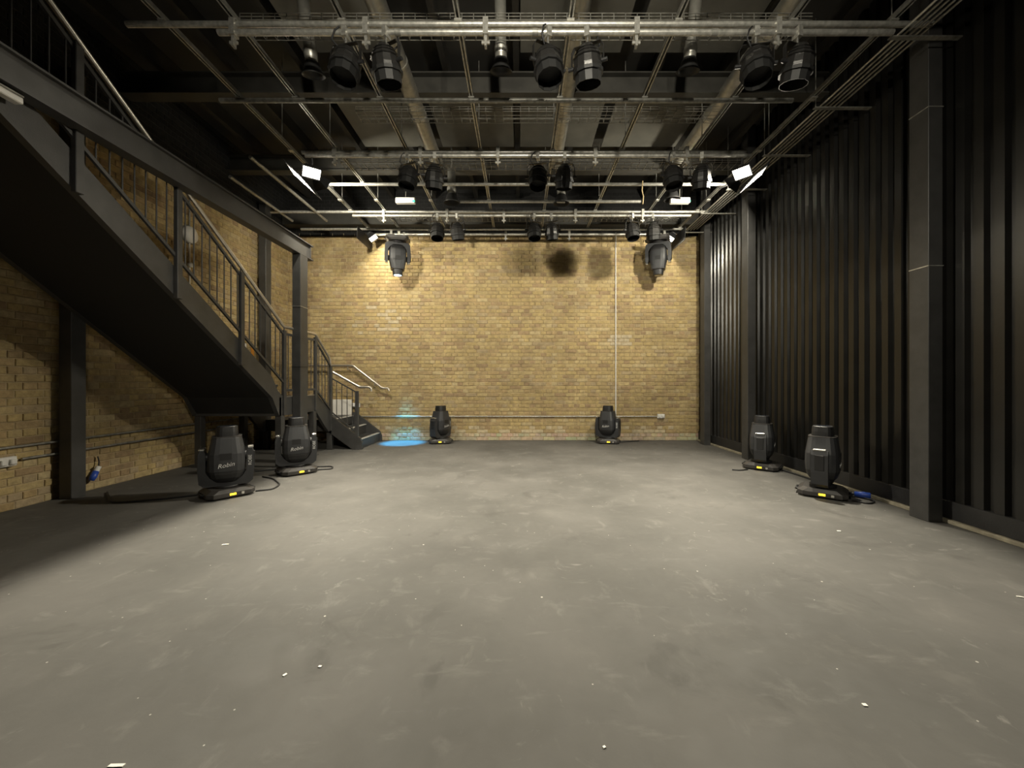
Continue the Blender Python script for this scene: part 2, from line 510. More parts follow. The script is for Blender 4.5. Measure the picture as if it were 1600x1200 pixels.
c3 = icol('steel_column', 3.56,3.68,7.55,7.72,ZC,'black square column near the brick corner on the metal wall',g)
g2 = 'black columns by the staircase'
c4 = icol('steel_column', -4.80,-4.67,4.06,4.20,4.5,'black column against brick wall under the stair flight',g2)
c5 = icol('steel_column', -4.80,-4.67,7.16,7.32,4.5,'black column against brick wall behind the stair railing',g2)
c6 = icol('steel_column', -3.425,-3.30,5.86,6.06,3.15,'black column under the end of the long edge beam',g2)
col_band(c6,.0625,.10,2.36,M['galv']); col_band(c6,.0625,.10,1.45,M['black_paint'])

# edge beam over the staircase (I section with web toward room)
t = thing('edge_beam','long black steel beam running above the staircase','beam',(-3.36,6.23,3.15))
L = 9.2
MB().box(-.06,.06,-L,0,0,.016).build('flange', M['black_steel'], t)
MB().box(-.06,.06,-L,0,.219,.235).build('flange', M['black_steel'], t)
MB().box(.012,.028,-L,-.05,.016,.219).build('web', M['black_steel'], t)
MB().box(-.05,.05,-.06,-.048,.016,.219).build('end_plate', M['base_grey'], t)
# ------------------------------------------------------------------ staircase
XO, XI = -3.46, -4.64
SL = .705
def zt(y): return 1.776+SL*(4.71-y)
st = thing('staircase','black steel staircase with landings, rods and satin handrails','staircase',(-4.0,5.0,0))
def sp(mb, name, m, parent=None):
    # build in world coordinates then offset into the staircase's frame
    o = mb.build(name, m, parent or st)
    if parent is None: o.location = (4.0,-5.0,0)
    return o
YT = 2.05
for x in (XO, XI):
    poly = [(YT,zt(YT)),(5.40,zt(5.40)),(5.52,1.10),(5.66,1.0),(5.66,.735),(5.56,.735),(5.40,zt(5.40)-.285),(YT,zt(YT)-.285)]
    sp(MB().prism(poly,'x',x-.03,x+.03),'stringer',M['black_steel'])
b = MB(); b.prism([(YT,zt(YT)-.27),(5.40,zt(5.40)-.27),(5.58,.76),(5.58,.74),(5.40,zt(5.40)-.283),(YT,zt(YT)-.283)],'x',XI+.03,XO-.03)
sp(b,'soffit_plate',M['black_matt'])
NR, RIS = 13, .1835; GO = RIS/SL
for i in range(1,NR):
    z = 1.0+RIS*i; y1 = 5.60-GO*(i-1); y0 = y1-GO
    tr = sp(MB().box(XI+.03,XO-.03,y0,y1+.02,z-.03,z),'tread',M['tread'])
    MB().box(XI+.04,XO-.04,y1-.03,y1+.022,z-.02,z+.003).build('nosing',M['nosing'],tr)
    sp(MB().box(XI+.03,XO-.03,y1-.008,y1,z-RIS,z-.03),'riser',M['black_matt'])
# upper landing at the head of the flight
sp(MB().box(XL+.02,XO+.03,YT-2.2,YT,3.2,3.385),'upper_landing',M['black_matt'])
# landing one
sp(MB().box(XI,XO,5.60,6.56,.97,1.0),'landing',M['tread'])
sp(MB().box(XI-.03,XO+.03,5.56,5.60,.735,1.0),'fascia',M['black_steel'])
sp(MB().box(XI-.03,XO+.03,6.50,6.54,.735,.97),'fascia',M['black_steel'])
sp(MB().box(XO-.02,XO+.03,5.66,6.56,.735,1.0),'fascia',M['black_steel'])
sp(MB().box(XO-.025,XO+.035,5.66,6.50,1.0,1.012),'edge_strip',M['stainless'])
sp(MB().box(XI-.03,XI+.02,5.66,6.56,.735,1.0),'fascia',M['black_steel'])
# flight two
for x in (XO,XI):
    sp(MB().prism([(6.56,1.0),(6.62,1.0),(7.06,.70),(7.12,.55),(7.12,.33),(7.00,.33),(6.86,.45),(6.56,.735)],'x',x-.025,x+.025),'stringer',M['black_steel'])
for i,(y0,y1,z) in enumerate(((6.54,6.82,.845),(6.80,7.08,.69))):
    tr = sp(MB().box(XI+.02,XO-.02,y0,y1,z-.03,z),'tread',M['tread'])
    MB().box(XI+.03,XO-.03,y1-.05,y1+.003,z-.02,z+.003).build('nosing',M['nosing'],tr)
    sp(MB().box(XI+.02,XO-.02,y0,y0+.008,z,z+.125),'riser',M['black_matt'])
# landing two
sp(MB().box(XI,-3.44,7.08,8.08,.504,.534),'landing',M['tread'])
sp(MB().box(XI,-3.44,7.08,7.12,.33,.504),'fascia',M['black_steel'])
sp(MB().box(-3.46,-3.44,7.08,8.08,.37,.504),'riser',M['black_steel'])
# flight three, descending to the right
for yy in (7.08, 8.06):
    sp(MB().prism([(-3.46,.60),(-3.40,.60),(-2.90,.21),(-2.86,.12),(-2.86,0.0),(-3.03,0.0),(-3.46,.31)],'y',yy-.025,yy+.025),'stringer',M['black_steel'])
for x0,x1,z in ((-3.44,-3.17,.356),(-3.18,-2.90,.178)):
    tr = sp(MB().box(x0,x1,7.105,8.035,z-.03,z),'tread',M['tread'])
    MB().box(x1-.05,x1+.003,7.11,8.03,z-.012,z+.003).build('nosing',M['nosing'],tr)
    sp(MB().box(x1-.012,x1-.004,7.105,8.035,z-.178+.001,z-.03),'riser',M['black_steel'])
sp(MB().box(-3.49,-3.437,7.11,8.03,.522,.537),'nosing',M['nosing'])
# legs
for x,y,z in ((XO,5.62,.735),(XI+.03,5.62,.735),(XO,6.50,.735),(XI+.03,6.50,.735),(XO,7.10,.33),(XI+.03,7.10,.33),(XI+.03,8.02,.5)):
    lg = sp(MB().bbox(x-.045,x+.045,y-.045,y+.045,0.008,z,.004),'leg',M['black_steel'])
    MB().box(x-.07,x+.07,y-.07,y+.07,0,.008).build('foot_plate',M['black_steel'],lg)
# guard rail: outer side of flight one
XG = XO+.035
def zr(y): return 2.49+SL*(4.97-y)
def smooth_path(pts, r=.05, n=4):
    out = [Vector(pts[0])]
    for i in range(1,len(pts)-1):
        p = Vector(pts[i]); a = (Vector(pts[i-1])-p); b = (Vector(pts[i+1])-p)
        k = min(r, a.length*.4, b.length*.4)
        pa = p+a.normalized()*k; pb = p+b.normalized()*k
        for j in range(n+1):
            t = j/n; out.append(pa*(1-t)**2+p*2*t*(1-t)+pb*t*t)
    out.append(Vector(pts[-1])); return out
YB1, YC1, ZL = 5.66, 6.53, 2.02
hr = [(XG,YT,zr(YT)),(XG,YB1,ZL),(XG,YC1,ZL),(XG,7.02,1.64),(XG,7.07,1.42),(XG+.02,7.09,1.40),(-2.92,7.09,1.13),(-2.76,7.09,1.13),(-2.71,7.09,1.115),(-2.705,7.09,1.05)]
sp(MB().tube(smooth_path(hr,.04),.0215,12),'handrail',M['stainless'])
hr2 = [(XI+.06,8.03,1.56),(-3.44,8.03,1.56),(-2.84,8.03,1.095),(-2.72,8.03,1.095),(-2.70,8.03,1.04)]
sp(MB().tube(smooth_path(hr2,.04),.0215,12),'handrail',M['stainless'])
for x,z in ((-4.2,1.56),(-3.55,1.56),(-3.0,1.22)):
    sp(MB().tube([(x,8.03,z-.02),(x,8.03,z-.07),(x,8.15,z-.09)],.008,8),'handrail_bracket',M['stainless'])
def post(x,y,z0,z1,w=.03,d=.022):
    sp(MB().bbox(x-d,x+d,y-w,y+w,z0,z1,.004),'post',M['black_steel'])
posts = [2.13,3.01,3.894,4.78]
for y in posts: post(XG+.012,y,zt(y)-.30,zr(y)-.06)
post(XG,YB1,.74,ZL-.05); post(XG,YC1,.74,ZL-.05); post(XG,7.05,.34,1.52)
post(-2.96,7.075,.0,1.06,.022,.030)
sp(MB().box(-3.02,-2.90,7.02,7.13,0,.012),'foot_plate',M['black_steel'])
for y in posts+[YB1,YC1]:
    zz = zr(y) if y<YB1 else ZL
    sp(MB().tube([(XG,y,zz-.07),(XG,y,zz-.015)],.008,8),'rail_stem',M['black_steel'])
def rail(p,q,w=.012,h=.018):
    p=Vector(p);q=Vector(q); d=(q-p)
    b = MB()
    n = Vector((0,0,1)); s_ = d.cross(n).normalized()*w
    vs=[]
    for e in (p,q):
        vs += [e+s_+n*h,e-s_+n*h,e-s_-n*h,e+s_-n*h]
    b.add(vs,[(0,1,2,3),(7,6,5,4),(0,4,5,1),(1,5,6,2),(2,6,7,3),(3,7,4,0)])
    sp(b,'infill_rail',M['black_steel'])
BALM = None
def baluster(x,y,z0,z1):
    sp(MB().tube([(x,y,z0),(x,y,z1)],.0065,6,False),'baluster',M['black_steel'])
segs = [YT]+posts+[YB1]
rail((XG,YT,zr(YT)-.10),(XG,YB1,zr(YB1)-.10)); rail((XG,YT,zt(YT)+.12),(XG,YB1,zt(YB1)+.10))
y = YT+.05
while y < YB1-.03:
    if min(abs(y-p) for p in posts)>.05: baluster(XG,y,zt(y)+.11,zr(y)-.10)
    y += .105
rail((XG,YB1,ZL-.10),(XG,YC1,ZL-.10)); rail((XG,YB1,1.10),(XG,YC1,1.10))
y = YB1+.1
while y < YC1-.04:
    baluster(XG,y,1.10,ZL-.10); y += .105
rail((XG,YC1,ZL-.10),(XG,7.05,1.50)); rail((XG,YC1,1.10),(XG,7.05,.72))
for i in range(4):
    y = YC1+.105*(i+1); f_=(y-YC1)/.52
    baluster(XG,y,1.10-.38*f_,ZL-.10-.42*f_)
rail((XG,7.075,1.29),(-2.96,7.075,1.03),.008,.012); rail((XG,7.075,.68),(-2.96,7.075,.30),.008,.012)
for i in range(4):
    x = XG+.095*(i+1); f_=(x-XG)/(-2.96-XG)
    baluster(x,7.075,.68-.38*f_,1.29-.26*f_)
# inner guard on the wall side
rail((XI+.02,YT,zr(YT)-.04),(XI+.02,5.6,zr(5.6)-.04),.015,.015)

# ------------------------------------------------------------------ overhead grid
HG = CAMZ+3.0
RP = .0242
def pipe(name, p, q, label, group, m='galv', cat='pipe', r=RP):
    a = Vector(p); d = Vector(q)-a
    b = MB(); b.tube([(0,0,0), tuple(d)], r, 12)
    o = b.build(name, M[m]); o.location = a
    return tag(o, label, cat, group)
gy = {38:3.274, 157:4.16, 238:5.098, 288:5.922, 315:6.49, 331:6.88, 358:7.657}
names = {38:'nearest',157:'second',238:'third',288:'fourth',315:'fifth',331:'sixth',358:'rearmost'}
ext = {38:(-3.3,3.45),157:(-3.2,2.9),238:(-2.85,2.95),288:(-2.95,3.12),315:(-1.0,2.0),331:(-4.4,3.3),358:(-4.3,3.3)}
for k_,y in gy.items():
    pipe('grid_pipe',(ext[k_][0],y,HG),(ext[k_][1],y,HG),f'grey scaffold tube across the grid, {names[k_]} from the viewer','grid tubes running across the room','galv_dull' if k_ in (157,) else 'galv')
bars = [(3.27,-2.53,3.12,'nearest'),(5.05,-2.78,2.98,'second'),(6.87,-2.95,3.0,'third'),(7.74,-2.95,2.98,'rearmost')]
ZB = HG-.072
pipe('grid_pipe',(-3.2,-.84,HG-.072),(3.2,-.84,HG-.072),'added steel tube behind the viewer carrying the fill flood','grid tubes running across the room')  # unseen tube, added to hold the fill lamp
def clamp_mesh():
    b = MB()
    b.box(-.022,.022,-.032,.032,-.034,.106)
    b.box(-.012,.012,-.014,.014,-.075,-.034)
    b.box(-.034,.034,-.007,.007,-.098,-.075); b.box(-.009,.009,-.02,.02,-.125,-.06)
    me = b.mesh('clamp'); me.materials.append(M['galv']); return me
cm = clamp_mesh()
bar_obj = []
for y,x0,x1,nm in bars:
    t = thing('lighting_bar', f'bright steel lighting bar hung under the grid, {nm} from the viewer','lighting bar',(0,y,ZB),0,'lighting bars')
    MB().tube([(x0,0,0),(x1,0,0)],RP,14).build('tube',M['galv'],t)
    for cx in (-2.4,-1.29,-.29,.97,2.15):
        o = bpy.data.objects.new('clamp', cm); C.objects.link(o); o.parent = t; o.location=(cx,0,0)
    # grip bands near lantern pairs
    for cx in (-1.05,.1,1.6):
        MB().tube([(cx,0,0),(cx+.05,0,0)],RP+.004,12).build('band',M['galv_dull'],t)
    bar_obj.append(t)
# slotted channels running away from the viewer
sx = [(-2.99,'outermost on the staircase side'),(-2.39,'second from the staircase side'),(-1.49,'third from the staircase side'),(-.52,'just left of the middle of the grid'),(.42,'just right of the middle of the grid'),(1.32,'third from the metal wall'),(2.28,'second from the metal wall'),(3.12,'nearest the metal wall')]
for x,lab in sx:
    t = thing('slotted_channel', 'long slotted steel channel of the grid, '+lab,'channel',(x,2.0,HG+.026),0,'grid channels running front to back')
    L = 5.72
    MB().box(-.0205,-.009,0-4.0,L,0,.003).build('lip',M['galv'],t)
    MB().box(.009,.0205,0-4.0,L,0,.003).build('lip',M['galv'],t)
    b = MB(); b.box(-.0205,-.018,-4.0,L,.003,.038); b.box(.018,.0205,-4.0,L,.003,.038); b.box(-.0205,.0205,-4.0,L,.038,.041)
    b.build('channel',M['galv_dull'],t)
    for yy in (.9,2.9,4.55):
        MB().tube([(0,yy,.04),(0,yy,ZC-HG-.026)],.006,6).build('hanger_rod',M['galv_dull'],t)
    for y in gy.values():
        if -4<y-2<L: MB().box(-.03,.03,y-2-.03,y-2+.03,-.012,.002).build('saddle',M['galv'],t)
# short pipes on the left above the stairs
pipe('ceiling_pipe',(-4.24,5.7,HG),(-4.24,7.26,HG),'short pale tube over the stairs, nearer the brick side wall','short tubes over the stairs','galv_dull')
pipe('ceiling_pipe',(-3.6,5.2,HG),(-3.6,7.26,HG),'short pale tube over the stairs, nearer the grid','short tubes over the stairs','galv_dull')

# conduits along the right wall
for i in range(5):
    x = 3.20+i*.062
    pipe('conduit',(x,-1.0,HG-.06+.012*i),(x,7.62,HG-.06+.012*i),['innermost','second','middle','fourth','outermost'][i]+' of five thin conduits running under the ceiling edge','conduits above the metal wall','galv' if i==0 else 'galv_dull','conduit',.0105)
for i,y in enumerate((1.6,2.5,3.3,4.15,5.02,5.9,6.75,7.6)):
    t = thing('conduit_bracket', ['first','second','third','fourth','fifth','sixth','seventh','last'][i]+' flat bracket carrying the conduits, counted from the viewer','bracket',(0,y,HG-.085),0,'brackets under the conduits')
    MB().box(3.12,XR-.04,-.02,.02,-.01,.0).build('arm',M['galv_dull'],t)
    MB().tube([(3.14,0,-.012),(3.14,0,.95)],.005,6).build('rod',M['galv_dull'],t)

# mesh cable baskets
def basket(y,z,x0,x1,label,w=.20,h=.055):
    t = thing('cable_basket',label,'cable tray',((x0+x1)/2,y,z),0,'wire baskets in the grid')
    L = (x1-x0)/2
    b = MB()
    for yy,zz in ((0,h),(0,h*.5),(0,0),(w/3,0),(2*w/3,0),(w,0),(w,h)):
        b.box(-L,L,yy-.0025,yy+.0025,zz-.0025,zz+.0025)
    b.build('long_wires',M['galv_dull'],t)['kind']='stuff'
    b = MB(); x=-L
    while x<=L:
        b.box(x-.0025,x+.0025,-.0025,.0025,0,h); b.box(x-.0025,x+.0025,w-.0025,w+.0025,0,h); b.box(x-.0025,x+.0025,0,w,-.005,0)
        x+=.1
    b.build('cross_wires',M['galv_dull'],t)['kind']='stuff'
    return t
basket(3.34,HG+.10,-2.4,2.5,'long wire cable basket behind the nearest lighting bar')
basket(4.50,HG+.12,-1.9,2.3,'long wire cable basket between the nearest and second lighting bars')
basket(5.22,HG-.06,-2.4,3.0,'long wire cable basket behind the second lighting bar')
basket(7.05,HG-.02,-2.6,2.9,'long wire cable basket behind the third lighting bar')

# ventilation ducts
def duct(x,label):
    t = thing('ventilation_duct',label,'duct',(x,1.0,CAMZ+3.50),0,'round ducts above the grid')
    MB().tube([(0,-3.5,0),(0,5.25,0)],.095,20).build('pipe',M['duct'],t)
    for i in range(8):
        y = -1.0+i*.85
        if y<5.2: MB().tube([(0,y,0),(0,y+.035,0)],.101,20).build('joint_band',M['galv'],t)
duct(-1.33,'round metal duct above the grid on the staircase side')
duct(.56,'round metal duct above the middle of the grid')
duct(2.50,'round metal duct above the grid on the metal wall side')

# pendant can lights (off)
def pendant(loc,label,s=1.0,tilt=18,ln=.78):
    t = thing('pendant_light',label,'pendant light',loc,0,'unlit can lights with flared mouths')
    t.rotation_euler=(R(tilt),0,0)
    MB().lathe([(.0,ln*s),(.052*s,ln*s),(.052*s,.20*s),(.056*s,.19*s),(.056*s,.10*s)],18).build('can',M['duct'],t)
    MB().lathe([(.058*s,.20*s),(.061*s,.17*s),(.058*s,.14*s)],18).build('collar',M['galv'],t)
    bpy.context.view_layer.update()
    iv = t.matrix_world.inverted(); tp = t.matrix_world@Vector((0,0,ln*s-.03))
    MB().tube([iv@tp, iv@Vector((tp.x,tp.y,ZC))],.012,8).build('suspension_rod',M['galv_dull'],t)
    MB().lathe([(.055*s,.11*s),(.066*s,.09*s),(.085*s,.03*s),(.108*s,0),(.104*s,-.004*s),(.08*s,.025*s),(.05*s,.07*s),(0,.08*s)],22).build('flared_mouth',M['lantern_dark'],t)
    return t
def at(px,py,Y): return ((px-813)*Y/610, Y, CAMZ+(597-py)*Y/610)
for px,py,nm in ((490,118,'left'),(783,112,'middle'),(1075,112,'right')):
    pendant(at(px,py,3.75),f'unlit can light with flared mouth, {nm} of the three behind the nearest bar')
for px,py,nm in ((706,317,'left'),(877,318,'middle'),(1050,312,'right')):
    pendant(at(px,py,6.42),f'unlit can light with flared mouth, {nm} of the far three',1.25,4,.42)

# emergency lights
for px,nm,sg in ((634,'staircase',1),(1062,'metal wall',-1)):
    p = at(px,314,6.45)
    t = thing('emergency_light',f'small white emergency light box in the far grid on the {nm} side','emergency light',p,0,'emergency light boxes')
    MB().bbox(-.16,.16,-.04,.04,-.045,.045,.008).build('body',M['white'],t)
    x = .14 if px<800 else .14
    MB().box(x-.02,x+.02,-.0425,-.039,-.035,-.005).build('green_lamp',M['green_led'],t)
    MB().tube([(0,0,.04),(0,0,ZC-p[2])],.006,6).build('rod',M['galv_dull'],t)
# cord tied to a pipe
p = at(1003,285,5.92)
tag(MB().tube([(p[0],5.89,HG+.03),(p[0]-.01,5.885,HG-.12),(p[0]+.012,5.885,HG-.2),(p[0],5.88,HG-.32)],.008,6).build('tie_cord',M['cream']),'short pale cord dangling from the grid near the metal wall','cord')

# ------------------------------------------------------------------ stage lanterns
def make_lantern():
    t = thing('stage_lantern','x','stage light',(0,0,0),0,'black stage lanterns hung in pairs')
    b = MB(); b.box(-.02,.02,-.034,.034,-.05,.034); b.build('hook_clamp',M['galv'],t)
    MB().tube([(0,0,-.045),(0,0,-.10)],.011,8).build('spigot',M['chrome'],t)
    yk = MB()
    pts = [(-.135,0,-.27),(-.135,0,-.15),(-.11,0,-.105),(.11,0,-.105),(.135,0,-.15),(.135,0,-.27)]
    for a,b_ in zip(pts,pts[1:]):
        a=Vector(a);b_=Vector(b_); d=(b_-a).normalized(); n=Vector((-d.z,0,d.x))*.003
        vs=[a+n+Vector((0,-.016,0)),a-n+Vector((0,-.016,0)),a-n+Vector((0,.016,0)),a+n+Vector((0,.016,0))]
        vs+=[v+(b_-a) for v in vs]
        yk.add(vs,[(0,1,2,3),(7,6,5,4),(0,4,5,1),(1,5,6,2),(2,6,7,3),(3,7,4,0)])
    yk.build('yoke',M['lantern'],t)
    Mt = Matrix.Translation((0,0,-.27))@Matrix.Rotation(R(14),4,'X')
    b = MB(); b.lathe([(0,.145),(.05,.14),(.062,.12),(.092,.085),(.108,.05),(.118,-.02),(.118,-.05)],12,Mt,smooth=False)
    body = b.build('body',M['lantern'],t)
    for i in range(3):
        z=.105-.03*i; r=.083+.016*i
        MB().lathe([(r-.006,z),(r+.008,z-.003),(r-.002,z-.008)],12,Mt,smooth=False).build('cooling_fin',M['lantern'],body)
    MB().lathe([(.118,-.05),(.128,-.05),(.128,-.075),(.112,-.075),(.108,-.15),(.104,-.15),(.106,-.06),(0,-.055)],12,Mt,smooth=False).build('front_barrel',M['lantern_dark'],t)
    for s in (-1,1):
        MB().tube([(s*.118,0,-.27),(s*.165,0,-.27)],.016,10).build('tilt_knob',M['housing_dark'],t)
    MB().tube([(.05,.03,-.14),(.09,.06,-.09),(.07,.05,-.01),(.04,.03,.03)],.007,6).build('lead',M['rubber'],t)
    return t
lan = make_lantern()
first = True
PX = [-1.46,-1.12,.23,.56,1.97,2.33]
PN = [('left','staircase side'),('right','staircase side'),('left','middle'),('right','middle'),('left','metal wall side'),('right','metal wall side')]
for bi,(y,x0,x1,nm) in enumerate(bars[:3]):
    for i,x in enumerate(PX):
        lab = f'black stage lantern, {PN[i][0]} one of the {PN[i][1]} pair on the {nm} bar'
        rot = (R(random.uniform(-6,10)),0,R(random.choice((-1,1))*random.uniform(5,28)+ (0 if i%2 else 180)))
        if first: o = lan; first=False; o['label']=lab
        else: o = copy_tree(lan); o['label']=lab
        o.location=(x+random.uniform(-.015,.015),y,ZB); o.rotation_euler=(0,0,rot[2])

# ------------------------------------------------------------------ flood lights
def flood(loc, nrm, m, label, cut=None, w=.20, h=.15):
    t = thing('flood_light',label,'flood light',loc,0,'lit flood lights')
    n = Vector(nrm).normalized()
    q = n.to_track_quat('-Z','Y'); t.rotation_mode='QUATERNION'; t.rotation_quaternion=q
    # local -Z is the beam direction
    b = MB()
    o_,i_,d = .02,.0,.07
    prof=[(w/2+o_,h/2+o_),(w/2,h/2)]
    outer=[(sx_*(w/2+.012),sy_*(h/2+.012)) for sx_,sy_ in ((-1,-1),(1,-1),(1,1),(-1,1))]
    inner=[(sx_*w/2,sy_*h/2) for sx_,sy_ in ((-1,-1),(1,-1),(1,1),(-1,1))]
    back=[(sx_*w*.36,sy_*h*.32) for sx_,sy_ in ((-1,-1),(1,-1),(1,1),(-1,1))]
    vs=[(x,y,-.012) for x,y in outer]+[(x,y,-.012) for x,y in inner]+[(x,y,.085) for x,y in back]+[(x,y,.004) for x,y in inner]
    fs=[]
    for i in range(4):
        k=(i+1)%4
        fs+=[(i,k,4+k,4+i),(i,8+i,8+k,k),(4+i,4+k,12+k,12+i)]
    fs+=[(8,9,10,11)]
    b.add(vs,fs); b.build('housing',M['housing_dark'],t)
    MB().add([(-w/2,-h/2,.0),(w/2,-h/2,.0),(w/2,h/2,.0),(-w/2,h/2,.0)],[(3,2,1,0)]).build('reflector',M['flood_glass'],t)
    # halogen tube lying across the housing, parallel to the hinge of the barn door
    bpy.context.view_layer.update()
    inv = t.matrix_world.inverted().to_3x3()
    ly = inv@Vector((0,1,0)); ly.z = 0; ly.normalize(); lx = Vector((-ly.y,ly.x,0))
    a_ = ly*.06; c_ = lx*.006; o0 = Vector((0,0,-.004))
    MB().add([o0-a_-c_,o0+a_-c_,o0+a_+c_,o0-a_+c_],[(0,1,2,3) if (a_.cross(c_)).z<0 else (3,2,1,0)]).build('halogen_tube',M['halogen'],t)
    ld = bpy.data.lights.new('lamp','AREA'); ld.shape='RECTANGLE'; ld.size, ld.size_y = (m[3],m[4]) if len(m)>3 else (.12,.012)
    ld.energy, ld.color, ld.spread = m[0], m[1], R(m[2])
    lo = bpy.data.objects.new('lamp',ld); C.objects.link(lo); lo.parent = t
    lo.location = (0,0,-.008); lo.rotation_euler = (0,0,math.atan2(ly.y,ly.x))
    if cut and len(cut)==3:
        # upright door on the wall side of the lamp
        _,dx,dy = cut; k = math.hypot(dx,dy); sgn = 1 if dx>0 else -1
        inv4 = t.matrix_world.inverted(); P_ = Vector(loc)
        e = [(dx/k*.16,dy/k*.16),(sgn*.15,.02)]
        nn = Vector((e[1][1]-e[0][1],-(e[1][0]-e[0][0]),0)).normalized()*.003
        vs=[]
        for zz in (-.30,.22):
            for ex,ey in e:
                for q in (-1,1): vs.append(inv4@(P_+Vector((ex,ey,zz))+nn*q))
        MB().add(vs,[(0,1,3,2),(4,6,7,5),(0,4,5,1),(2,3,7,6),(0,2,6,4),(1,5,7,3)]).build('barn_door',M['housing_dark'],t)
    elif cut:
        cx,cz = cut; k = math.hypot(cx,cz); cx/=k; cz/=k
        sgn = 1 if cx>0 else -1
        inv4 = t.matrix_world.inverted()
        P_ = Vector(loc)
        e = [(cx*.22,cz*.22),(sgn*.16,-.02 if cz<-.9 else .09)]
        nn = Vector((e[1][1]-e[0][1],0,-(e[1][0]-e[0][0]))).normalized()*.003
        vs=[]
        for yy in (-.36,.30):
            for ex,ez in e:
                for q in (-1,1): vs.append(inv4@(P_+Vector((ex,yy,ez))+nn*q))
        MB().add(vs,[(0,1,3,2),(4,6,7,5),(0,4,5,1),(2,3,7,6),(0,2,6,4),(1,5,7,3)]).build('barn_door',M['housing_dark'],t)
    for i in range(5):
        x=-w*.3+i*w*.15
        MB().box(x-.004,x+.004,-h*.28,h*.28,.085,.105).build('cooling_fin',M['housing_dark'],t)
    return t
def bracket(t,p,q):
    pass
fl = []
fl.append((flood((-2.70,5.05,3.93),(.28,-.40,-.87),(FLOOD_FRONT,(1.0,.92,.74),124),'glowing flood light on the staircase end of the second bar',(-.36,-3.93)),(-2.70,5.05)))
fl.append((flood((2.87,5.05,3.93),(-.40,-.36,-.84),(FLOOD_FRONT,(1.0,.92,.74),124),'glowing flood light on the metal wall end of the second bar',(.60,-3.93)),(2.87,5.05)))
fl.append((flood((-2.91,7.72,4.07),(.60,.05,-.80),(FLOOD_BACK,(1.0,.90,.68),180),'glowing flood light on the staircase end of the rearmost bar',(-.80,-.60)),(-2.91,7.74)))
fl.append((flood((2.96,7.72,4.07),(-.60,.05,-.80),(FLOOD_BACK,(1.0,.90,.68),180),'glowing flood light on the metal wall end of the rearmost bar',(.66,-.75)),(2.96,7.74)))
fl.append((flood((-2.83,5.58,4.03),(.30,.83,-.47),(FLOOD_WALL,(1.0,.93,.75),176,.12,.10),'flood light at staircase end of the fourth grid tube, facing the brick wall'),(-2.83,5.90)))
fl.append((flood((3.01,5.58,4.03),(-.55,.70,-.45),(FLOOD_WALL,(1.0,.93,.75),170,.12,.10),'flood light at metal wall end of the fourth grid tube, facing the bricks'),(3.01,5.90)))
fl.append((flood((.30,-.84,3.95),(0,.97,-.24),(FILL_REAR,(1.0,.93,.76),90,.2,.15),'added fill flood on the tube behind the viewer'),(.30,-.84)))  # unseen fill lamp, added to brighten the brick wall and dark fronts
for t,(bx,by) in fl:
    bpy.context.view_layer.update()
    inv = t.matrix_world.inverted()
    top = Vector((bx,by,ZB))
    side = t.matrix_world@Vector((0,0,.09))
    MB().tube([inv@top, inv@(top*.5+side*.5+Vector((0,.02,0))), inv@side],.012,8).build('bracket',M['housing_dark'],t)

